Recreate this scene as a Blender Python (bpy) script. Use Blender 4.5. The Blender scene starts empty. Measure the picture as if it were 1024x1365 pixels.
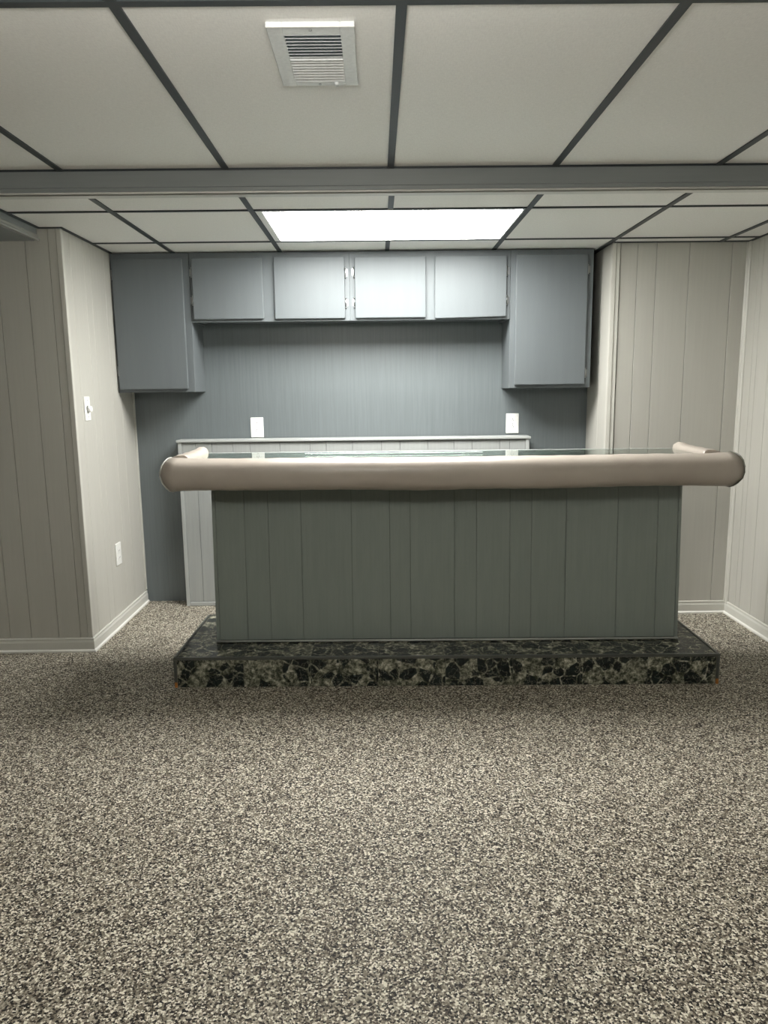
import bpy, bmesh, math, random
from mathutils import Vector, Matrix
random.seed(7)
SC = bpy.context.scene
COL = SC.collection

# ------------------------------------------------------------ camera
PITCH, YAW, ROLL, CAM_H, FPX = 0.1655, 0.0089, -0.0118, 1.3436, 986.6
cp, sp, cy, sy = math.cos(PITCH), math.sin(PITCH), math.cos(YAW), math.sin(YAW)
fwd = Vector((sy*cp, cy*cp, -sp)); rt = Vector((cy, -sy, 0)); up = rt.cross(fwd)
cr, sr = math.cos(ROLL), math.sin(ROLL)
R_, U_ = cr*rt + sr*up, -sr*rt + cr*up
cam = bpy.data.cameras.new('camera'); co = bpy.data.objects.new('camera', cam); COL.objects.link(co)
co.matrix_world = Matrix(((R_.x, U_.x, -fwd.x, 0), (R_.y, U_.y, -fwd.y, 0), (R_.z, U_.z, -fwd.z, CAM_H), (0, 0, 0, 1)))
cam.sensor_fit = 'VERTICAL'; cam.sensor_height = 36.0; cam.lens = FPX/1365*36.0
cam.clip_start = 0.02
SC.camera = co

# ------------------------------------------------------------ world, exposure
w = bpy.data.worlds.new('world'); SC.world = w; w.use_nodes = True
w.node_tree.nodes['Background'].inputs[0].default_value = (0.02, 0.02, 0.022, 1)
w.node_tree.nodes['Background'].inputs[1].default_value = 0.3
SC.view_settings.view_transform = 'Standard'; SC.view_settings.look = 'None'
SC.view_settings.gamma = 1.0; SC.view_settings.use_curve_mapping = False
SC.view_settings.exposure = 0.0
LIGHT_REAR = 37.0      # emission strength of the panel over the bar
LIGHT_FRONT = 42.0    # emission strength of the lamp over the room

# ------------------------------------------------------------ materials
def new_mat(name):
    m = bpy.data.materials.new(name); m.use_nodes = True
    nt = m.node_tree; b = nt.nodes['Principled BSDF']
    return m, nt, b
def coords(nt, scale=(1, 1, 1), rnd=False):
    tc = nt.nodes.new('ShaderNodeTexCoord'); mp = nt.nodes.new('ShaderNodeMapping')
    mp.inputs['Scale'].default_value = scale
    nt.links.new(tc.outputs['Object'], mp.inputs['Vector'])
    if rnd:
        oi = nt.nodes.new('ShaderNodeObjectInfo'); mu = nt.nodes.new('ShaderNodeMath'); mu.operation = 'MULTIPLY'
        mu.inputs[1].default_value = 37.0
        cx = nt.nodes.new('ShaderNodeCombineXYZ')
        nt.links.new(oi.outputs['Random'], mu.inputs[0])
        for i in range(3): nt.links.new(mu.outputs[0], cx.inputs[i])
        nt.links.new(cx.outputs[0], mp.inputs['Location'])
    return mp.outputs['Vector']
def noise(nt, vec, scale, detail=3, rough=.5):
    n = nt.nodes.new('ShaderNodeTexNoise'); n.inputs['Scale'].default_value = scale
    n.inputs['Detail'].default_value = detail; n.inputs['Roughness'].default_value = rough
    nt.links.new(vec, n.inputs['Vector']); return n
def ramp(nt, fac, stops, interp='LINEAR'):
    r = nt.nodes.new('ShaderNodeValToRGB'); r.color_ramp.interpolation = interp
    e = r.color_ramp.elements
    while len(e) < len(stops): e.new(0.5)
    for i, (p, c) in enumerate(stops): e[i].position = p; e[i].color = (*c, 1)
    nt.links.new(fac, r.inputs[0]); return r.outputs[0]
def bump(nt, b, h, strength, dist):
    n = nt.nodes.new('ShaderNodeBump'); n.inputs['Strength'].default_value = strength
    n.inputs['Distance'].default_value = dist
    nt.links.new(h, n.inputs['Height']); nt.links.new(n.outputs[0], b.inputs['Normal'])
def paint(name, col, rough=.5, streak=(60, 60, 2.5), var=.06, bs=.15, spec=.5):
    m, nt, b = new_mat(name)
    v = coords(nt, streak); n = noise(nt, v, 1.0, 4, .6)
    lo = tuple(c*(1-var) for c in col); hi = tuple(min(1, c*(1+var)) for c in col)
    nt.links.new(ramp(nt, n.outputs[0], [(.3, lo), (.7, hi)]), b.inputs['Base Color'])
    b.inputs['Roughness'].default_value = rough
    b.inputs['Specular IOR Level'].default_value = spec
    bump(nt, b, n.outputs[0], bs, .002)
    return m
def plain(name, col, rough=.5, metal=0., coat=0.):
    m, nt, b = new_mat(name)
    v = coords(nt, (30, 30, 30)); n = noise(nt, v, 3.0, 2)
    lo = tuple(c*.94 for c in col); hi = tuple(min(1, c*1.05) for c in col)
    nt.links.new(ramp(nt, n.outputs[0], [(.3, lo), (.7, hi)]), b.inputs['Base Color'])
    b.inputs['Roughness'].default_value = rough; b.inputs['Metallic'].default_value = metal
    b.inputs['Coat Weight'].default_value = coat; b.inputs['Coat Roughness'].default_value = .05
    return m
M = {}
M['wall'] = paint('greige_wall_paint', (.50, .49, .445), .42, var=.03, bs=.12)
M['wall_trim'] = paint('greige_trim_paint', (.56, .55, .50), .35, (8, 8, 8), .02, .05)
M['base'] = paint('baseboard_paint', (.62, .615, .565), .33, (8, 8, 8), .02, .05)
M['base_lip'] = paint('baseboard_lip_paint', (.80, .79, .74), .33, (8, 8, 8), .02, .05)
M['dark'] = paint('slate_paint', (.135, .155, .160), .38, (85, 85, 3), .08, .35)
M['cab'] = paint('slate_cabinet_paint', (.124, .139, .145), .5, (25, 25, 2), .03, .08, .3)
M['ledge'] = paint('mid_grey_paint', (.34, .355, .345), .38, (70, 70, 3), .06, .2)
M['ledge_trim'] = paint('mid_grey_trim_paint', (.40, .415, .405), .32, (8, 8, 8), .03, .05)
M['bar'] = paint('charcoal_bar_paint', (.225, .255, .235), .36, (70, 70, 3), .05, .12)
M['beam'] = paint('beam_paint', (.21, .225, .225), .36, (3, 70, 70), .03, .08)
M['beam_lip'] = paint('beam_lip_paint', (.60, .60, .57), .3, (3, 70, 70), .03, .05)
M['soffit_trim'] = paint('soffit_moulding_paint', (.30, .30, .28), .4, (8, 8, 8), .02, .05)
M['grid'] = plain('grid_metal_paint', (.026, .033, .037), .45)
M['void'] = plain('ceiling_void', (.03, .03, .03), .9)
M['seam'] = plain('darker_wall_paint_in_grooves', (.27, .265, .235), .6)  # darker copy of the wall paint, behind the planks
M['seam_bar'] = plain('darker_bar_paint_in_grooves', (.09, .105, .095), .6)  # bar paint, darkened for the grooves
M['seam_ledge'] = plain('darker_ledge_paint_in_grooves', (.15, .16, .155), .6)  # ledge paint in a darker tone between its planks
M['white'] = plain('white_plastic', (.86, .86, .83), .28)
M['slot'] = plain('slot_dark', (.03, .03, .03), .6)
M['knobm'] = plain('hinge_metal', (.42, .43, .43), .28, 1.0)
M['vent'] = plain('vent_enamel', (.72, .74, .74), .4)
M['ventd'] = plain('vent_dark', (.30, .35, .38), .6)
M['pipe'] = plain('grey_piping', (.46, .46, .42), .4)
M['lamino'] = plain('laminate_grey', (.17, .18, .175), .25)
M['grout'] = plain('olive_grout', (.14, .14, .10), .7)
M['caulk'] = plain('caulk_bead', (.40, .41, .39), .35)
# ceiling tile : linen-faced vinyl
m, nt, b = new_mat('linen_ceiling_vinyl')
v = coords(nt, (330, 60, 60)); n1 = noise(nt, v, 1, 2)
v2 = coords(nt, (60, 330, 60)); n2 = noise(nt, v2, 1, 2)
ad = nt.nodes.new('ShaderNodeMath'); ad.operation = 'ADD'
nt.links.new(n1.outputs[0], ad.inputs[0]); nt.links.new(n2.outputs[0], ad.inputs[1])
hf = nt.nodes.new('ShaderNodeMath'); hf.operation = 'MULTIPLY'; hf.inputs[1].default_value = .5
nt.links.new(ad.outputs[0], hf.inputs[0])
nt.links.new(ramp(nt, hf.outputs[0], [(.35, (.78, .77, .745)), (.65, (.87, .86, .83))]), b.inputs['Base Color'])
b.inputs['Roughness'].default_value = .55
bump(nt, b, hf.outputs[0], .3, .001)
M['tile'] = m
# vinyl armrest
m, nt, b = new_mat('taupe_vinyl')
v = coords(nt, (1, 1, 1)); n1 = noise(nt, v, 420, 2); n2 = noise(nt, v, 5, 3)
nt.links.new(ramp(nt, n2.outputs[0], [(.3, (.37, .325, .28)), (.7, (.43, .385, .335))]), b.inputs['Base Color'])
b.inputs['Roughness'].default_value = .36
bump(nt, b, n1.outputs[0], .12, .0006)
M['vinyl'] = m
m2 = plain('shaded_end_vinyl', (.10, .10, .075), .4); M['vinyl_shaded'] = m2  # shade on the right pad end and piping, put into the colour
# floor: epoxy chip flakes
m, nt, b = new_mat('chip_flake_floor')
v = coords(nt, (1, 1, 1))
vo = nt.nodes.new('ShaderNodeTexVoronoi'); vo.inputs['Scale'].default_value = 225
nt.links.new(v, vo.inputs['Vector'])
sx = nt.nodes.new('ShaderNodeSeparateColor'); nt.links.new(vo.outputs['Color'], sx.inputs[0])
c1 = ramp(nt, sx.outputs[0], [(0, (.012, .010, .008)), (.22, (.075, .060, .045)), (.38, (.19, .165, .125)), (.60, (.36, .325, .26)), (.82, (.74, .70, .59))], 'CONSTANT')
nt.links.new(c1, b.inputs['Base Color'])
b.inputs['Roughness'].default_value = .6
b.inputs['Specular IOR Level'].default_value = .22
bump(nt, b, sx.outputs[1], .55, .0012)
M['floor'] = m
# green-black marble tile
m, nt, b = new_mat('dark_green_marble')
v = coords(nt, (1, 1, 1), True)
nw = noise(nt, v, 14, 3)
mixv = nt.nodes.new('ShaderNodeMix'); mixv.data_type = 'VECTOR'; mixv.inputs['Factor'].default_value = .035
nt.links.new(v, mixv.inputs['A']); nt.links.new(nw.outputs['Color'], mixv.inputs['B'])
vo = nt.nodes.new('ShaderNodeTexVoronoi'); vo.feature = 'DISTANCE_TO_EDGE'; vo.inputs['Scale'].default_value = 17
nt.links.new(mixv.outputs['Result'], vo.inputs['Vector'])
vc = nt.nodes.new('ShaderNodeTexVoronoi'); vc.inputs['Scale'].default_value = 17
nt.links.new(mixv.outputs['Result'], vc.inputs['Vector'])
sc_ = nt.nodes.new('ShaderNodeSeparateColor'); nt.links.new(vc.outputs['Color'], sc_.inputs[0])
mott = noise(nt, v, 45, 6, .7)
olive = ramp(nt, mott.outputs[0], [(.30, (.012, .018, .013)), (.45, (.060, .065, .045)), (.56, (.27, .265, .20)), (.68, (.66, .63, .52))])
black = ramp(nt, mott.outputs[0], [(.3, (.004, .007, .007)), (.75, (.022, .030, .028))])
big = noise(nt, v, 6, 2)
av = nt.nodes.new('ShaderNodeMath'); av.operation = 'ADD'
nt.links.new(sc_.outputs[0], av.inputs[0]); nt.links.new(big.outputs[0], av.inputs[1])
ah = nt.nodes.new('ShaderNodeMath'); ah.operation = 'MULTIPLY'; ah.inputs[1].default_value = .5
nt.links.new(av.outputs[0], ah.inputs[0])
sel = ramp(nt, ah.outputs[0], [(.0, (1, 1, 1)), (.56, (0, 0, 0))], 'CONSTANT')
edge = ramp(nt, vo.outputs[0], [(.03, (0, 0, 0)), (.07, (1, 1, 1))])
ml = nt.nodes.new('ShaderNodeMath'); ml.operation = 'MULTIPLY'
nt.links.new(sel, ml.inputs[0]); nt.links.new(edge, ml.inputs[1])
mx = nt.nodes.new('ShaderNodeMix'); mx.data_type = 'RGBA'
nt.links.new(ml.outputs[0], mx.inputs['Factor']); nt.links.new(olive, mx.inputs['A']); nt.links.new(black, mx.inputs['B'])
vein = noise(nt, v, 30, 4, .6)
vr = ramp(nt, vein.outputs[0], [(.488, (0, 0, 0)), (.5, (1, 1, 1)), (.512, (0, 0, 0))])
mx2 = nt.nodes.new('ShaderNodeMix'); mx2.data_type = 'RGBA'; mx2.inputs['B'].default_value = (.5, .48, .38, 1)
vm = nt.nodes.new('ShaderNodeMath'); vm.operation = 'MULTIPLY'; vm.inputs[1].default_value = .55
nt.links.new(vr, vm.inputs[0]); nt.links.new(vm.outputs[0], mx2.inputs['Factor']); nt.links.new(mx.outputs['Result'], mx2.inputs['A'])
nt.links.new(mx2.outputs['Result'], b.inputs['Base Color'])
b.inputs['Roughness'].default_value = .16
M['marble'] = m
# pewter edge trim with a rusty foot
m, nt, b = new_mat('pewter_edge_trim')
tc = nt.nodes.new('ShaderNodeTexCoord'); sp_ = nt.nodes.new('ShaderNodeSeparateXYZ')
nt.links.new(tc.outputs['Object'], sp_.inputs[0])
nn = noise(nt, tc.outputs['Object'], 60, 3)
am = nt.nodes.new('ShaderNodeMath'); am.operation = 'MULTIPLY_ADD'; am.inputs[1].default_value = .02
nt.links.new(nn.outputs[0], am.inputs[0]); nt.links.new(sp_.outputs[2], am.inputs[2])
nt.links.new(ramp(nt, am.outputs[0], [(.0, (.55, .22, .06)), (.030, (.50, .20, .05)), (.038, (.095, .10, .090))]), b.inputs['Base Color'])
b.inputs['Metallic'].default_value = .35; b.inputs['Roughness'].default_value = .35
M['pewter'] = m
# glass sheet (fresnel mix of clear and mirror)
m, nt, b = new_mat('clear_glass_sheet')
nt.nodes.remove(b); out = nt.nodes['Material Output']
tr = nt.nodes.new('ShaderNodeBsdfTransparent'); tr.inputs[0].default_value = (.90, .95, .93, 1)
gl = nt.nodes.new('ShaderNodeBsdfGlossy'); gl.inputs['Roughness'].default_value = .035
gl.inputs[0].default_value = (.93, .95, .93, 1)
fr = nt.nodes.new('ShaderNodeFresnel'); fr.inputs[0].default_value = 1.6
ms = nt.nodes.new('ShaderNodeMixShader')
nt.links.new(fr.outputs[0], ms.inputs[0]); nt.links.new(tr.outputs[0], ms.inputs[1]); nt.links.new(gl.outputs[0], ms.inputs[2])
nt.links.new(ms.outputs[0], out.inputs[0]); M['glass'] = m
def emit(name, col, s):
    m, nt, b = new_mat(name); nt.nodes.remove(b)
    e = nt.nodes.new('ShaderNodeEmission'); e.inputs[0].default_value = (*col, 1); e.inputs[1].default_value = s
    nt.links.new(e.outputs[0], nt.nodes['Material Output'].inputs[0]); return m
M['lens'] = emit('lit_diffuser', (1.0, .99, .955), LIGHT_REAR)
M['lens2'] = emit('lit_diffuser_room', (1.0, .97, .90), LIGHT_FRONT)

# ------------------------------------------------------------ mesh helpers (absolute coordinates; obj() shifts them to the parent's base)
def bx(bm, x0, x1, y0, y1, z0, z1, bev=0., seg=1):
    t = bmesh.new(); bmesh.ops.create_cube(t, size=1)
    bmesh.ops.scale(t, vec=(x1-x0, y1-y0, z1-z0), verts=t.verts)
    bmesh.ops.translate(t, vec=((x0+x1)/2, (y0+y1)/2, (z0+z1)/2), verts=t.verts)
    if bev: bmesh.ops.bevel(t, geom=t.edges[:], offset=bev, segments=seg, affect='EDGES', profile=.5)
    merge(bm, t)
def merge(bm, t):
    mp = {v: bm.verts.new(v.co) for v in t.verts}
    for f in t.faces:
        nf = bm.faces.new([mp[v] for v in f.verts]); nf.smooth = f.smooth
    t.free()
def box(x0, x1, y0, y1, z0, z1, bev=0., seg=1):
    bm = bmesh.new(); bx(bm, x0, x1, y0, y1, z0, z1, bev, seg); return bm
def cyl(bm, p0, p1, r, n=12, r1=None):
    p0, p1 = Vector(p0), Vector(p1); d = p1-p0
    q = d.to_track_quat('Z', 'Y'); r1 = r if r1 is None else r1
    a = [bm.verts.new(p0+q @ Vector((r*math.cos(2*math.pi*i/n), r*math.sin(2*math.pi*i/n), 0))) for i in range(n)]
    c = [bm.verts.new(p1+q @ Vector((r1*math.cos(2*math.pi*i/n), r1*math.sin(2*math.pi*i/n), 0))) for i in range(n)]
    for i in range(n):
        f = bm.faces.new((a[i], a[(i+1) % n], c[(i+1) % n], c[i])); f.smooth = True
    bm.faces.new(a[::-1]); bm.faces.new(c)
def prism(bm, poly, fn0, fn1):
    """poly: 2-D outline; fn0/fn1 map (a,b) to the two end points"""
    A = [bm.verts.new(fn0(a, b)) for a, b in poly]; B = [bm.verts.new(fn1(a, b)) for a, b in poly]
    n = len(poly)
    for i in range(n): bm.faces.new((A[i], A[(i+1) % n], B[(i+1) % n], B[i]))
    bm.faces.new(A[::-1]); bm.faces.new(B)
def loft(bm, rings, cap=True):
    V = [[bm.verts.new(p) for p in r] for r in rings]; n = len(V[0])
    for a, b_ in zip(V, V[1:]):
        for i in range(n):
            f = bm.faces.new((a[i], a[(i+1) % n], b_[(i+1) % n], b_[i])); f.smooth = True
    if cap: bm.faces.new(V[0][::-1]); bm.faces.new(V[-1])
def tube(bm, pts, r, n=8):
    pts = [Vector(p) for p in pts]; rings = []
    for i, p in enumerate(pts):
        d = (pts[min(i+1, len(pts)-1)]-pts[max(i-1, 0)]).normalized()
        q = d.to_track_quat('Z', 'Y')
        rings.append([p+q @ Vector((r*math.cos(2*math.pi*k/n), r*math.sin(2*math.pi*k/n), 0)) for k in range(n)])
    loft(bm, rings)
def base_of(o):
    v = Vector((0, 0, 0))
    while o: v = v+Vector(o.get('_base', (0, 0, 0))); o = o.parent
    return v
BASE = {}
def obj(name, bm, mat, parent=None, base=None):
    """one mesh object; `base` = its origin in absolute coordinates"""
    bmesh.ops.recalc_face_normals(bm, faces=bm.faces[:])
    pb = BASE.get(parent.name, Vector((0, 0, 0))) if parent else Vector((0, 0, 0))
    if base is None:
        if bm.verts:
            xs = [v.co for v in bm.verts]
            base = Vector(((min(p.x for p in xs)+max(p.x for p in xs))/2, (min(p.y for p in xs)+max(p.y for p in xs))/2, min(p.z for p in xs)))
        else: base = Vector((0, 0, 0))
    base = Vector(base)
    bmesh.ops.translate(bm, vec=-base, verts=bm.verts)
    me = bpy.data.meshes.new(name); bm.to_mesh(me); bm.free()
    me.materials.append(mat)
    o = bpy.data.objects.new(name, me); COL.objects.link(o); o.location = base-pb
    if parent: o.parent = parent
    BASE[o.name] = base
    return o
def tag(o, label, cat, group=None):
    o['label'] = label; o['category'] = cat
    if group: o['group'] = group
    return o
def thing(name, label, cat, base, group=None, pivot=None, rot=0.):
    o = bpy.data.objects.new(name, None); COL.objects.link(o)
    base = Vector(base); BASE[o.name] = base
    loc = base
    if rot:
        pv = Vector(pivot); loc = pv + Matrix.Rotation(rot, 4, 'Z') @ (base-pv)
    o.location = loc; o.rotation_euler = (0, 0, rot); o.empty_display_size = .1
    return tag(o, label, cat, group)
def struct(name, bm, mat):
    o = obj(name, bm, mat); o['kind'] = 'structure'; return o

# ------------------------------------------------------------ measures
CF, CRZ = 2.149, 2.117            # ceiling heights: room side, bar side
WLX, YL, BK, YC, CLX, WRX = -1.501, 3.732, 4.659, 4.243, 1.316, 2.069
FX, BY = -3.3, -3.2               # far left of the room, wall behind the camera
TOPZ = 2.30

# ------------------------------------------------------------ room shell
struct('floor', box(FX-.1, WRX+.1, BY-.1, BK+.1, -.08, 0), M['floor'])
struct('ceiling', box(FX-.1, WRX+.1, BY-.1, BK+.1, TOPZ, TOPZ+.05), M['void'])
PT = .006   # plank thickness in front of backing
def planks(parent, mat, cuts, mk, gap=.0026):
    for a, c in zip(cuts, cuts[1:]):
        obj('wall_plank', mk(a+gap/2, c-gap/2), mat, parent)
def cuts_from(known, a, b, pat=(.10, .15, .20, .12, .24, .14, .18)):
    L = sorted([k for k in known if a < k < b]); out = [a]; i = 0
    if not L: x = a
    else:
        lo = []; x = L[0]
        while x-pat[i % 7] > a+.05: x -= pat[i % 7]; lo.append(x); i += 1
        out += lo[::-1]+L; x = L[-1]
    while x+pat[i % 7] < b-.05: x += pat[i % 7]; out.append(x); i += 1
    return out+[b]
GROOVE_DX = PT
# left block : wall facing camera and its side towards the bar
wl = struct('wall_left_front', box(FX, WLX-PT, YL+PT, YL+.06, 0, TOPZ), M['seam'])
planks(wl, M['wall'], cuts_from([-1.929, -1.819, -1.676, -1.563], FX, WLX-.022), lambda a, c: box(a, c, YL, YL+PT+.002, 0.0, TOPZ-.1, .0012))
ws = struct('wall_left_side', box(WLX-.06, WLX-PT, YL+.062, BK-.001, 0, TOPZ), M['seam'])
planks(ws, M['wall'], [YL+.02, 3.83, 4.0, 4.08, 4.29, 4.43, BK-.025], lambda a, c: box(WLX-PT-.002, WLX, a, c, 0, TOPZ-.1, .0012), .002)
t = box(WLX-.022, WLX+.003, YL-.003, YL+.022, .0, TOPZ-.1, .003, 2)
struct('trim_1', t, M['wall_trim'])
struct('trim_2', box(WLX-.004, WLX+.006, BK-.024, BK-.001, .08, TOPZ-.1, .002), M['wall_trim'])
# back wall
struct('wall_back', box(WLX-.06, CLX+.06, BK, BK+.1, 0, TOPZ), M['dark'])
# boxed-in closet on the right
wc = struct('wall_closet_front', box(CLX+PT, WRX, YC+PT, YC+.06, 0, TOPZ), M['seam'])
planks(wc, M['wall'], [CLX+.043, 1.454, 1.56, 1.742, 1.977, WRX-.012], lambda a, c: box(a, c, YC, YC+PT+.002, 0, TOPZ-.1, .0012))
wcs = struct('wall_closet_side', box(CLX+PT, CLX+.06, YC+.062, BK-.001, 0, TOPZ), M['seam'])
planks(wcs, M['wall'], [YC+.024, 4.42, BK-.002], lambda a, c: box(CLX, CLX+PT+.002, a, c, 0, TOPZ-.1, .0012), .002)
bm = bmesh.new()
prism(bm, [(CLX-.004, YC-.006), (CLX+.016, YC-.008), (CLX+.022, YC-.004), (CLX+.038, YC-.006), (CLX+.042, YC+.001), (CLX+.003, YC+.004), (CLX+.003, YC+.024), (CLX-.004, YC+.024)],
      lambda a, b: (a, b, .0), lambda a, b: (a, b, TOPZ-.1))
struct('trim_3', bm, M['wall_trim'])
# right wall
wr = struct('wall_right', box(WRX+PT, WRX+.08, BY, BK, 0, TOPZ), M['seam'])
planks(wr, M['wall'], cuts_from([4.13, 4.079, 3.957, 3.80, 3.68], BY, YC-.03), lambda a, c: box(WRX, WRX+PT+.002, a, c, 0, TOPZ-.1, .0012))
bm = bmesh.new()
prism(bm, [(WRX-.014, YC+.001), (WRX-.014, YC-.006), (WRX-.008, YC-.012), (WRX-.010, YC-.024), (WRX-.004, YC-.034), (WRX+.003, YC-.034), (WRX+.003, YC+.001)],
      lambda a, b: (a, b, .0), lambda a, b: (a, b, TOPZ-.1))
struct('trim_4', bm, M['wall_trim'])
# walls outside the frame
for nm, b4, cuts, mk in (
    ('wall_back_of_room', (FX, WRX, BY-.06, BY-PT, 0, TOPZ), None, None),
    ('wall_far_left', (FX-.06, FX-PT, BY, YL, 0, TOPZ), None, None)):
    struct(nm, box(*b4), M['bar'])

# baseboards : board + bright lip at the foot
BH = .075
PROF = [(0, 0), (-.011, 0), (-.011, .052), (-.007, .064), (-.009, .070), (-.006, BH), (0, BH)]
LIP = [(-.011, 0), (-.019, 0), (-.019, .009), (-.011, .015)]
def baseboard(name, p0, p1, nrm, m0=0, m1=0):
    """along p0->p1 (xy), nrm = direction into the room; m0/m1 mitre"""
    p0, p1, nrm = Vector(p0), Vector(p1), Vector(nrm); d = (p1-p0).normalized()
    bm = bmesh.new()
    def f(p, m):
        return lambda a, b: (*(p+nrm*(-a)+d*(m*(-a))), b)
    prism(bm, PROF, f(p0, m0), f(p1, m1)); o = struct(name, bm, M['base'])
    bm = bmesh.new(); prism(bm, LIP, f(p0, m0), f(p1, m1)); obj('baseboard_lip', bm, M['base_lip'], o)
baseboard('baseboard_left', (FX, YL), (WLX, YL), (0, -1), 0, 1)
baseboard('baseboard_left_side', (WLX, YL), (WLX, BK-.012), (1, 0), -1, 0)
baseboard('baseboard_closet', (CLX, YC), (WRX, YC), (0, -1), -1, -1)
baseboard('baseboard_closet_side', (CLX, YC), (CLX, BK), (-1, 0), -1, 0)
baseboard('baseboard_right', (WRX, BY), (WRX, YC), (-1, 0), 0, -1)

# beam across the room, soffit on the left
YB = 2.916
bmm = bmesh.new(); bx(bmm, FX, WRX-.001, YB, YB+.068, 2.074, TOPZ-.02)
beam = struct('ceiling_beam', bmm, M['beam'])
bmm = bmesh.new()
prism(bmm, [(YB-.006, 2.0735), (YB-.006, 2.086), (YB-.002, 2.090), (YB-.0003, 2.090), (YB-.0003, 2.0735)], lambda a, b: (FX, a, b), lambda a, b: (WRX-.001, a, b))
obj('lower_board', bmm, M['beam'], beam)
bmm = bmesh.new(); tube(bmm, [(FX, YB-.003, 2.0695), (WRX-.001, YB-.003, 2.0695)], .004, 8); obj('bead', bmm, M['beam_lip'], beam)
obj('bottom_strip', box(FX, WRX-.001, YB+.030, YB+.069, 2.068, 2.0735, .001), M['beam_lip'], beam)
# soffit
SX = -1.607
sof = struct('ceiling_soffit', box(FX, SX-.02, YB+.071, YL-.001, 2.060, TOPZ-.02), M['beam'])
obj('soffit_face', box(SX-.02, SX-.006, YB+.071, YL-.001, 2.072, TOPZ-.02), M['beam'], sof)
bmm = bmesh.new()
prism(bmm, [(SX-.021, 2.062), (SX+.004, 2.060), (SX+.006, 2.066), (SX-.001, 2.074), (SX-.001, 2.084), (SX-.006, 2.090), (SX-.021, 2.090)],
      lambda a, b: (a, YB+.071, b), lambda a, b: (a, YL-.001, b))
obj('soffit_moulding', bmm, M['soffit_trim'], sof)

# ------------------------------------------------------------ suspended ceiling
T = .6096
GX, GR = .0657, .0744
colsF = [FX]+[GX+k*T for k in range(-5, 4)]+[WRX]
rowsF = [BY, -1.92, -.70, .50, 1.718, YB]
ceilr = bpy.data.objects['ceiling']
tilem = {}
def tile_rect(x0, x1, y0, y1, z):
    w_, d_ = round(x1-x0-.016, 4), round(y1-y0-.016, 4)
    key = (w_, d_)
    if key not in tilem:
        bm = box(-w_/2, w_/2, -d_/2, d_/2, 0, .014, .002)
        me = bpy.data.meshes.new('ceiling_tile'); bmesh.ops.recalc_face_normals(bm, faces=bm.faces[:]); bm.to_mesh(me); bm.free(); me.materials.append(M['tile']); tilem[key] = me
    o = bpy.data.objects.new('ceiling_tile', tilem[key]); COL.objects.link(o)
    ab = Vector(((x0+x1)/2, (y0+y1)/2, z+.003)); BASE[o.name] = ab
    o.parent = ceilr; o.location = ab-BASE['ceiling']
def bar(x0, x1, y0, y1, z): obj('grid_bar', box(x0, x1, y0, y1, z-.002, z+.0029), M['grid'], ceilr)
HB = .012
FRONT_LIGHTS = []
RB = 0
for i in range(len(colsF)-1):
    for j in range(len(rowsF)-1):
        if (i, j) in FRONT_LIGHTS: continue
        tile_rect(colsF[i], colsF[i+1], rowsF[j], rowsF[j+1], CF)
for x in colsF[1:-1]: bar(x-HB, x+HB, BY, YB-.001, CF)
for y in rowsF[1:-1]:
    for a, c in zip(colsF, colsF[1:]): bar(a+HB, c-HB, y-HB, y+HB, CF)
bar(FX, WRX, YB-.007, YB-.0005, CF)
bar(WRX-.016, WRX, BY, YB-.01, CF)
# bar side
R1, R2 = 3.416, 4.115
YBr = YB+.071
colsR = [SX]+[GR+k*T for k in range(-2, 4)]+[WRX]
for i in range(len(colsR)-1):
    tile_rect(colsR[i], colsR[i+1], YBr, R1, CRZ)
for i in range(len(colsR)-1):
    x0, x1 = colsR[i], colsR[i+1]
    if i in (2, 3): continue                      # the light panel sits here
    if i == 0:                                    # notched round the wall corner
        bm = bmesh.new(); P = [(x0+.008, R1+.008), (x1-.008, R1+.008), (x1-.008, R2-.008), (WLX+.003, R2-.008), (WLX+.003, YL-.004), (x0+.008, YL-.004)]
        prism(bm, P, lambda a, b: (a, b, CRZ+.003), lambda a, b: (a, b, CRZ+.017)); obj('ceiling_tile', bm, M['tile'], ceilr)
    else: tile_rect(x0, x1, R1, R2, CRZ)
for i in range(len(colsR)-1):
    x0, x1 = max(colsR[i], WLX), min(colsR[i+1], WRX)
    y1 = BK
    if x0 >= 1.29: y1 = YC-.002
    if x0 < CLX < x1:
        tile_rect(x0, CLX, R2, BK, CRZ); tile_rect(CLX, x1, R2, YC-.002, CRZ)
    else: tile_rect(x0, x1, R2, y1, CRZ)
for k, x in enumerate(colsR[1:-1]):
    yend = BK-.001 if x < CLX else YC-.002
    if k == 2: bar(x-HB, x+HB, YBr, R1-HB, CRZ); bar(x-HB, x+HB, R2+HB, yend, CRZ)
    else: bar(x-HB, x+HB, YBr, yend, CRZ)
for y in (R1, R2):
    for a, c in zip(colsR, colsR[1:]):
        a2 = max(a, SX if y == R1 else WLX)
        bar(a2+(HB if a2 == a else 0), c-(HB if c < WRX else 0), y-HB*.7, y+HB*.7, CRZ)
bar(WLX, WLX+.016, YL+.001, BK-.27, CRZ); bar(SX, WLX+.016, YL-.016, YL-.004, CRZ)
bar(SX-.001, SX+.014, YBr, YL-.016, CRZ); bar(CLX, WRX-.001, YC-.022, YC-.009, CRZ)
bar(WRX-.014, WRX, YBr, YC-.023, CRZ); bar(CLX-.016, CLX-.005, YC-.022, BK-.001, CRZ)

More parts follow.
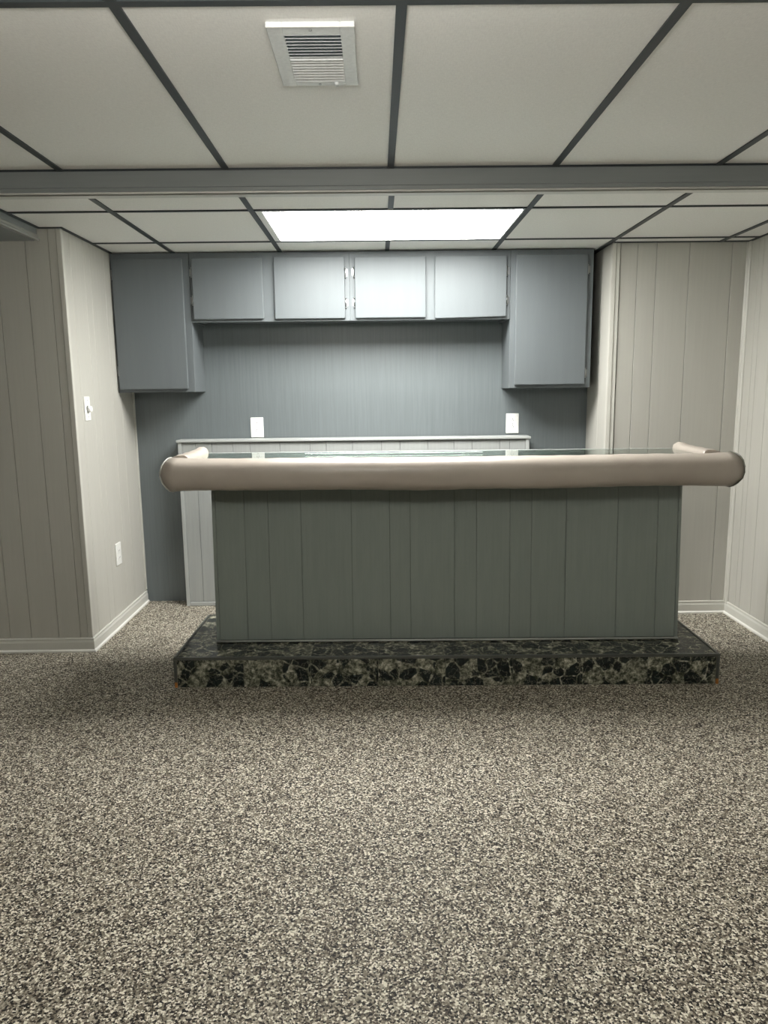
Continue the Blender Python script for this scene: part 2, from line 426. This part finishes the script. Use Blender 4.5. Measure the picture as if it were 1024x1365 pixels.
# ceiling light over the bar
def ceiling_light(label, x0, x1, y0, y1, z, lens, fx, fy):
    t = thing('ceiling_light', label, 'light', ((x0+x1)/2, (y0+y1)/2, z-.001))
    bm = bmesh.new()
    bx(bm, x0, x0+fx, y0, y1, z-.001, z+.016, .002); bx(bm, x1-fx*.25, x1, y0, y1, z-.001, z+.016, .001)
    bx(bm, x0+fx, x1-fx*.25, y0, y0+fy, z-.001, z+.016, .001); bx(bm, x0+fx, x1-fx*.25, y1-fy, y1, z-.001, z+.016, .001)
    obj('frame', bm, M['white'], t)
    obj('diffuser', box(x0+fx+.0005, x1-fx*.25-.0005, y0+fy+.0005, y1-fy-.0005, z+.0035, z+.008), lens, t)
    bm = bmesh.new(); bx(bm, x0, x1, y0, y1, z+.02, z+.075, .006); obj('housing', bm, M['white'], t)
    return t
ceiling_light('bright rectangular ceiling light panel over the bar in front of the cabinets', GR-T+HB+.001, GR+T-HB-.001, R1+HB+.001, R2-HB-.001, CRZ, M['lens'], .032, .012)
LX, LY = -.15, .70
dl = thing('drum_light', 'round drum ceiling light with bottom pan added to block its downward light, hanging over the open room', 'light', (LX, LY, 1.80))
def disc(r, z0, z1, r1=None):
    bm = bmesh.new(); cyl(bm, (LX, LY, z0), (LX, LY, z1), r, 40, r1); return bm
obj('light_blocking_pan', disc(.225, 1.79, 1.80), M['white'], dl)  # opaque pan added so the lamp only lights sideways
obj('lamp_shade', disc(.22, 1.801, 2.01), M['lens2'], dl)
obj('stem', disc(.012, 2.011, 2.125), M['knobm'], dl)
obj('canopy', disc(.05, 2.1265, CF+.002), M['white'], dl)

# ceiling vent
vx0, vx1, vy0, vy1 = -.236, -.037, 1.806, 2.135
vt = thing('ceiling_vent', 'small white metal air vent with louvres in the ceiling tile', 'vent', ((vx0+vx1)/2, (vy0+vy1)/2, CF-.006))
bm = bmesh.new(); z0, z1 = CF-.008, CF+.0028
ax0, ax1, ay0, ay1 = -.200, -.070, 1.848, 2.108
for a in ((vx0, ax0, vy0, vy1), (ax1, vx1, vy0, vy1), (ax0, ax1, vy0, ay0), (ax0, ax1, ay1, vy1)): bx(bm, *a, z0, z1, .0015)
obj('vent_frame', bm, M['vent'], vt)
obj('vent_lip', box(vx0, vx1, vy0-.002, vy0+.003, z0-.002, z0+.002, .001), M['white'], vt)
obj('vent_backing', box(ax0-.001, ax1+.001, ay0-.001, ay1+.001, CF+.0015, CF+.0028), M['ventd'], vt)
n = 16; st = (ay1-ay0)/n
for i in range(n):
    y = ay0+st*(i+.5); s = 1 if i < n//2 else -1
    bm = bmesh.new(); w_ = st*.42
    prism(bm, [(-w_, -.0040*s), (w_, .0034*s), (w_, .0044*s), (-w_, -.0030*s)], lambda a, b: (ax0, y+a, CF-.004+b), lambda a, b: (ax1, y+a, CF-.004+b))
    obj('louvre', bm, M['vent'], vt)
obj('divider', box(ax0, ax1, (ay0+ay1)/2-.0015, (ay0+ay1)/2+.0015, z0-.001, CF+.001), M['vent'], vt)
bm = bmesh.new(); bx(bm, -.098, -.088, 2.106, 2.124, z0-.008, z0, .002); obj('damper_lever', bm, M['vent'], vt)
for y in (vy0+.018, vy1-.012):
    bm = bmesh.new(); cyl(bm, (-.137, y, z0-.0015), (-.137, y, z0+.001), .004, 10); obj('screw', bm, M['knobm'], vt)

# ------------------------------------------------------------ wall cabinets
KF, CB = 4.392, 1.336
def hinge(door, x, z, y, s):
    """s = +1: the door is to the right of the hinge"""
    bm = bmesh.new()
    cyl(bm, (x, y-.004, z-.026), (x, y-.004, z+.026), .0042, 10)
    for k in (-.026, 0, .026): cyl(bm, (x, y-.004, z+k-.002), (x, y-.004, z+k+.002), .0052, 10)
    bx(bm, min(x, x-s*.013), max(x, x-s*.013), y-.003, y-.0005, z-.020, z+.020, .0008)
    obj('hinge', bm, M['knobm'], door)
    bm = bmesh.new(); cyl(bm, (x, y-.004, z-.033), (x, y-.004, z-.027), .005, 8, .003); obj('hinge_pin_tip', bm, M['slot'], door)
def cabinet(label, x0, x1, z0, doors, frames):
    zt = CRZ-.003
    t = thing('wall_cabinet', label, 'cabinet', ((x0+x1)/2, (KF+BK)/2, z0), 'wall cabinets over the back wall')
    e = .0006
    bm = bmesh.new(); th = .018
    bx(bm, x0, x0+th, KF+.019, BK-.002, z0, zt, .001); bx(bm, x1-th, x1, KF+.019, BK-.002, z0, zt, .001)
    bx(bm, x0+th+e, x1-th-e, KF+.019, BK-.002, z0+.012, z0+.030); bx(bm, x0+th+e, x1-th-e, KF+.019, BK-.002, zt-.018, zt)
    bx(bm, x0+th+e, x1-th-e, BK-.010, BK-.002, z0+.031, zt-.019)
    obj('carcass', bm, M['cab'], t)
    bm = bmesh.new()
    for f in frames: bx(bm, f[0], f[1], KF, KF+.0185, f[2], f[3], .0012)
    obj('face_frame', bm, M['cab'], t)
    for (a, c, d0, d1, hs, hz, tilt) in doors:
        w_ = c-a; bm = bmesh.new()
        bx(bm, a, c, KF-.020, KF-.001, d0, d1, .004, 2)
        for v_ in bm.verts:
            if v_.co.z < (d0+d1)/2: v_.co.z += tilt*((v_.co.x-a)/w_-.5)
        d = obj('door', bm, M['cab'], t)
        hx = a-.004 if hs < 0 else c+.004
        for z in hz: hinge(d, hx, z, KF, 1 if hs < 0 else -1)
    return t
zt = CRZ-.003
cabinet('tall single-door grey wall cabinet at the left, against the side wall', -1.5, -1.054, CB,
        [(-1.488, -1.090, 1.353, 2.082, -1, (1.996, 1.459), 0)],
        [(-1.5, -1.470, CB, zt), (-1.108, -1.054, CB, zt), (-1.470, -1.108, CB, CB+.035), (-1.470, -1.108, zt-.06, zt)])
SZ = 1.730
cabinet('long low four-door grey wall cabinet between the two tall cabinets', -1.0525, .7785, SZ,
        [(-1.037, -.636, 1.745, 2.084, -1, (2.005, 1.851), 0), (-.572, -.170, 1.743, 2.084, 1, (1.997, 1.831), 0),
         (-.112, .293, 1.743, 2.081, -1, (1.999, 1.833), 0), (.345, .755, 1.740, 2.081, 1, (1.998, 1.836), .008)],
        [(-1.0525, -1.022, SZ, zt), (-.655, -.553, SZ, zt), (-.188, -.142, SZ, zt), (-.1415, -.096, SZ, zt), (.275, .363, SZ, zt), (.737, .7785, SZ, zt),
         (-1.022, -.655, SZ, SZ+.03), (-.553, -.188, SZ, SZ+.03), (-.096, .275, SZ, SZ+.03), (.363, .737, SZ, SZ+.03),
         (-1.022, -.655, zt-.05, zt), (-.553, -.188, zt-.05, zt), (-.096, .275, zt-.05, zt), (.363, .737, zt-.05, zt)])
cabinet('tall single-door grey wall cabinet at the right, beside the narrow gap', .780, 1.2545, CB,
        [(.809, 1.219, 1.354, 2.084, 1, (2.002, 1.419), 0)],
        [(.780, .830, CB, zt), (1.200, 1.2545, CB, zt), (.830, 1.200, CB, CB+.035), (.830, 1.200, zt-.055, zt)])

# ------------------------------------------------------------ half-height boxed ledge behind the bar
LP = (0, 3.3, 0); s_l = -.0102
LF, LT, LL, LR = 4.521, 1.047, -1.2255, .919
lg = thing('panelled_ledge', 'half-height grey panelled ledge against the back wall, behind the bar', 'ledge', ((LL+LR)/2, 4.58, 0), None, LP, s_l)
obj('ledge_core', box(LL+.006, LR-.006, LF+.008, 4.622, 0, 1.030), M['seam_ledge'], lg)
cuts = [LL+.022, -1.118, -1.02, -.891, -.787, -.604, -.42, -.321, -.16, .017, .13, .30, .46, .57, .74, .80, LR-.022]
for a, c in zip(cuts, cuts[1:]):
    obj('plank', box(a+.0012, c-.0012, LF+.002, LF+.0075, .028, 1.026, .001), M['ledge'], lg)
for x in (LL, LR-.022):
    obj('corner_trim', box(x, x+.022, LF-.004, 4.63, .0, 1.030, .002), M['ledge_trim'], lg)
obj('foot_trim', box(LL+.0225, LR-.0225, LF-.003, LF+.0078, .0, .026, .003), M['ledge_trim'], lg)
obj('ledge_cap', box(LL-.008, LR+.008, LF-.012, 4.634, 1.031, LT, .004, 2), M['ledge_trim'], lg)

# ------------------------------------------------------------ outlets, dimmer
def outlet(label, x, z, flip=False):
    t = thing('wall_outlet', label, 'outlet', (x, BK, z-.062))
    obj('cover_plate', box(x-.040, x+.040, BK-.006, BK-.0005, z-.062, z+.062, .003, 2), M['white'], t)
    for dz in (-.020, .020):
        bm = bmesh.new()
        pts = [(.0165*math.cos(a), max(-.0135, min(.0135, .0175*math.sin(a)))) for a in [2*math.pi*i/20 for i in range(20)]]
        prism(bm, pts, lambda a, b: (x+a, BK-.0085, z+dz+b), lambda a, b: (x+a, BK-.0061, z+dz+b))
        s = obj('socket', bm, M['white'], t)
        bm = bmesh.new()
        bx(bm, x-.0075, x-.0055, BK-.0091, BK-.0086, z+dz-.006, z+dz+.003); bx(bm, x+.0055, x+.0075, BK-.0091, BK-.0086, z+dz-.005, z+dz+.003)
        cyl(bm, (x, BK-.0091, z+dz+.0085), (x, BK-.0086, z+dz+.0085), .0026, 10)
        obj('slots', bm, M['slot'], s)
    bm = bmesh.new(); cyl(bm, (x, BK-.0075, z), (x, BK-.0061, z), .003, 10); obj('screw', bm, M['knobm'], t)
outlet('white double outlet on the dark back wall, left one above the ledge', -.745, 1.112)
outlet('white double outlet on the dark back wall, right one under the right cabinet', .852, 1.118)
# side wall devices
yv, zv = 3.890, 1.258
t = thing('dimmer_switch', 'white rotary dimmer switch high on the left side wall', 'switch', (WLX, yv, zv-.064))
obj('cover_plate', box(WLX+.0003, WLX+.006, yv-.037, yv+.037, zv-.062, zv+.062, .003, 2), M['white'], t)
bm = bmesh.new(); cyl(bm, (WLX+.0062, yv, zv-.002), (WLX+.009, yv, zv-.002), .017, 24)
k = obj('knob_collar', bm, M['slot'], t)
bm = bmesh.new(); cyl(bm, (WLX+.0092, yv, zv-.002), (WLX+.026, yv, zv-.002), .0165, 24, .0145); obj('knob', bm, M['white'], t)
for dz in (-.042, .042):
    bm = bmesh.new(); cyl(bm, (WLX+.0062, yv, zv+dz), (WLX+.0072, yv, zv+dz), .003, 10); obj('screw', bm, M['knobm'], t)
yv, zv = 4.186, .421
t = thing('low_wall_outlet', 'white outlet plate low on the left side wall above the baseboard', 'outlet', (WLX, yv, zv-.064))
obj('cover_plate', box(WLX+.0003, WLX+.008, yv-.040, yv+.040, zv-.064, zv+.064, .003, 2), M['white'], t)
for dz in (-.020, .020):
    bm = bmesh.new()
    pts = [(.0165*math.cos(a), max(-.0135, min(.0135, .0175*math.sin(a)))) for a in [2*math.pi*i/20 for i in range(20)]]
    prism(bm, pts, lambda a, b: (WLX+.0105, yv+a, zv+dz+b), lambda a, b: (WLX+.0081, yv+a, zv+dz+b))
    s = obj('socket', bm, M['white'], t)
    bm = bmesh.new(); bx(bm, WLX+.0106, WLX+.0111, yv-.0075, yv-.0060, zv+dz-.004, zv+dz+.004); bx(bm, WLX+.0106, WLX+.0111, yv+.0060, yv+.0075, zv+dz-.004, zv+dz+.004)
    obj('slots', bm, M['slot'], s)

# ------------------------------------------------------------ tiled platform
BP = (0, 3.3, 0); s_b = -.0207
PL, PR, PF, PB, PH = -.936, 1.540, 3.2074, 3.8564, .1437
pl = thing('tiled_platform', 'low platform clad in dark green marble tiles under the bar', 'platform', ((PL+PR)/2, (PF+PB)/2, 0), None, BP, s_b)
obj('grout_bed', box(PL+.004, PR-.004, PF+.004, PB-.004, 0, PH-.004), M['grout'], pl)
xs = [-.924]+[-.925+.305*k+.003 for k in range(1, 8)]+[1.213, PR-.012]
xs = [-.924, -.619, -.312, -.004, .302, .608, .914, 1.219, 1.527]
g = .0010
for a, c in zip(xs, xs[1:]):
    obj('tile', box(a+g, c-g, PF, PF+.0095, .002, PH-.013, .0008), M['marble'], pl)
    obj('tile', box(a+g, c-g, PB-.0095, PB, .002, PH-.013, .0008), M['marble'], pl)
ys = [PF+.012, PF+.305, PB-.012]
for y0, y1 in zip(ys, ys[1:]):
    for a, c in zip(xs, xs[1:]):
        obj('tile', box(a+g, c-g, y0+g, y1-g, PH-.0095, PH-.001, .0008), M['marble'], pl)
    for x0, x1 in ((PL, PL+.0095), (PR-.0095, PR)):
        obj('tile', box(x0, x1, y0+g, y1-g, .002, PH-.013, .0008), M['marble'], pl)
for (x0, x1, y0, y1) in ((PL-.002, PR+.002, PF-.003, PF+.011), (PL-.002, PR+.002, PB-.011, PB+.003), (PL-.002, PL+.011, PF+.0115, PB-.0115), (PR-.011, PR+.002, PF+.0115, PB-.0115)):
    obj('edge_trim', box(x0, x1, y0, y1, PH-.0125, PH+.001, .002, 2), M['pewter'], pl, ((x0+x1)/2, (y0+y1)/2, -.5))
for x in (PL-.002, PR-.010):
    for y in (PF-.003, PB-.009):
        obj('corner_trim', box(x, x+.012, y, y+.012, 0, PH-.013, .002), M['pewter'], pl, (x+.006, y+.006, 0))

# ------------------------------------------------------------ the bar
BL, BR, BF, BFT, BBK = -.785, 1.424, 3.4118, 3.448, 3.700
TZ = .985
bar_ = thing('bar_counter', 'dark grey panelled home bar on the tiled platform with padded beige rim', 'bar', ((BL+BR)/2, (BF+BBK)/2, PH+.001), None, BP, s_b)
Z0 = PH+.001
def yf(z): return BF+(BFT-BF)*(z-Z0)/(.877-Z0)
def slab(x0, x1, off0, off1, z0, z1):
    bm = bmesh.new()
    P = [(yf(z0)+off0, z0), (yf(z1)+off0, z1), (yf(z1)+off1, z1), (yf(z0)+off1, z0)]
    prism(bm, P, lambda a, b: (x0, a, b), lambda a, b: (x1, a, b))
    bmesh.ops.bevel(bm, geom=bm.edges[:], offset=.0009, segments=1, affect='EDGES')
    return bm
obj('front_backing', slab(BL+.004, BR-.004, .006, .020, Z0, TZ-.002), M['seam_bar'], bar_)
cuts = [BL+.016, -.633, -.52, -.365, -.127, .054, .151, .36, .464, .622, .723, .885, 1.128, 1.315, BR-.014]
for a, c in zip(cuts, cuts[1:]):
    obj('plank', slab(a+.0008, c-.0008, 0, .0055, Z0+.012, TZ-.002), M['bar'], bar_)
for a, c in ((BL, BL+.016), (BR-.014, BR)):
    obj('corner_trim', slab(a, c, -.004, .022, Z0, TZ-.002), M['bar'], bar_)
for x0, x1 in ((BL+.001, BL+.014), (BR-.014, BR-.001)):
    obj('side_panel', box(x0, x1, yf(TZ)+.023, BBK, Z0, TZ-.002, .001), M['bar'], bar_)
obj('inner_shelf', box(BL+.015, BR-.015, yf(TZ)+.03, BBK-.01, .50, .518), M['bar'], bar_)
bm = bmesh.new(); tube(bm, [(BL-.002, BF-.006, Z0+.006), (.2, BF-.007, Z0+.0055), (BR+.002, BF-.006, Z0+.006)], .0055, 8)
obj('base_bead', bm, M['caulk'], bar_)
CX0, CX1, CYF, CYB = -.858, 1.474, 3.315, 3.722
obj('counter_top', box(CX0, CX1, CYF, CYB, TZ, 1.022, .002), M['lamino'], bar_)
obj('glass_sheet', box(CX0+.001, CX1-.001, CYF+.001, CYB-.001, 1.0235, 1.0315, .001), M['glass'], bar_)

# padded rim, front roll
AXL, AXR = -.905, 1.552
def sec(t, s=1.0, dz=0.):
    """rounded section in (y,z); closed polygon"""
    P = [(3.345, .925), (3.345, 1.022), (3.338, 1.033), (3.318, 1.039), (3.292, 1.0435), (3.262, 1.044), (3.236, 1.040), (3.214, 1.030),
         (3.201, 1.014), (3.195, .994), (3.194, .970), (3.199, .947), (3.211, .925), (3.229, .910), (3.252, .904), (3.300, .903)]
    cyc, czc = 3.27, .981
    return [(cyc+(a-cyc)*s, czc+(b-czc)*s+dz) for a, b in P]
rings = []
NX = 60
Hh = .078
def xend(side, z): return side*.036*max(0, 1-((z-.981)/Hh)**2)
for i in range(NX+1):
    u = i/NX
    x = AXL+(AXR-AXL)*u
    dz = .0022*math.sin(u*9.0)+.0016*math.sin(u*23+1)-.004*math.sin(u*math.pi)+(.004 if u > .97 else 0)*0
    ed = min(u, 1-u)*(AXR-AXL)
    fl = max(0, 1-ed/.12)
    r = []
    for k, (a, b) in enumerate(sec(u, 1.0+.015*math.sin(u*31)*.3)):
        w_ = .0012*math.sin(37*u*3+k*1.3)
        zz = b+dz*(1 if b < .95 else .4)+w_*.6-(fl*.004 if b < .95 else 0)+(max(0, 1-ed/.10)**1.3*.006 if b > 1.01 else 0)
        xx = x+(xend(-1, b)*fl if u < .5 else xend(1, b)*fl)
        r.append((xx, a+w_, zz))
    rings.append(r)
# end caps, domed inwards beyond the seam
def cap(side, ring):
    out = []
    cyc = sum(p[1] for p in ring)/len(ring); czc = sum(p[2] for p in ring)/len(ring)
    for s, dx in ((.97, .005), (.80, .010), (.5, .013), (.15, .014)):
        out.append([(p[0]*1+side*dx, cyc+(p[1]-cyc)*s, czc+(p[2]-czc)*s) for p in ring])
    return out
bm = bmesh.new(); loft(bm, rings); obj('front_pad', bm, M['vinyl'], bar_)
for side, ring in ((-1, rings[0]), (1, rings[-1])):
    cr_ = cap(side, ring); first = [(p[0]+side*.0005, p[1], p[2]) for p in ring]
    bm = bmesh.new(); loft(bm, [first]+cr_); obj('pad_end', bm, M['vinyl'] if side < 0 else M['vinyl_shaded'], bar_)
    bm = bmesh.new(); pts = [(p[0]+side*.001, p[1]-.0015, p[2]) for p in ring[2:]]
    tube(bm, pts, .0032, 6); obj('piping', bm, M['pipe'] if side < 0 else M['vinyl_shaded'], bar_)
    if side < 0:
        bar_.children[-1]['label'] = 'pale grey piping at the left end'
    else:
        bar_.children[-1]['label'] = 'piping at the right end with shade painted in'
# side rolls
def side_pad(side):
    xi = CX0+.002 if side < 0 else CX1-.002
    rings = []; N = 16
    for i in range(N+1):
        u = i/N; y = 3.346+(3.728-3.346)*u
        puff = .005*math.exp(-((u-.93)/.12)**2)
        e = 1.0 if u < .97 else .93
        P = [(0, .93), (0, 1.030), (.006, 1.046), (.020, 1.054), (.040, 1.054), (.060, 1.052), (.080, 1.043), (.094, 1.018), (.099, .980), (.095, .948), (.080, .922), (.058, .908), (.02, .905)]
        taper = 1 if u > .2 else 1.0-.0*(.2-u)
        r = []
        for k, (a, b) in enumerate(P):
            wv = .0012*math.sin(u*20+k)
            bb = b+(puff*2.2 if b > 1.03 and a < .05 else 0)
            r.append((xi+side*(a*taper+wv*.5), y, .981+(bb-.981)*e+wv))
        rings.append(r)
    last = rings[-1]; cxm = sum(p[0] for p in last)/len(last); czm = sum(p[2] for p in last)/len(last)
    for s, dy in ((.9, .006), (.6, .010), (.2, .012)):
        rings.append([(cxm+(p[0]-cxm)*s, p[1]+dy, czm+(p[2]-czm)*s) for p in last])
    bm = bmesh.new(); loft(bm, rings); return obj('side_pad', bm, M['vinyl'], bar_)
side_pad(-1); side_pad(1)
bm = bmesh.new(); bx(bm, CX0+.004, CX1-.004, CYB+.0005, CYB+.005, TZ+.004, 1.0325, .001); obj('rear_edge_strip', bm, M['ledge_trim'], bar_)
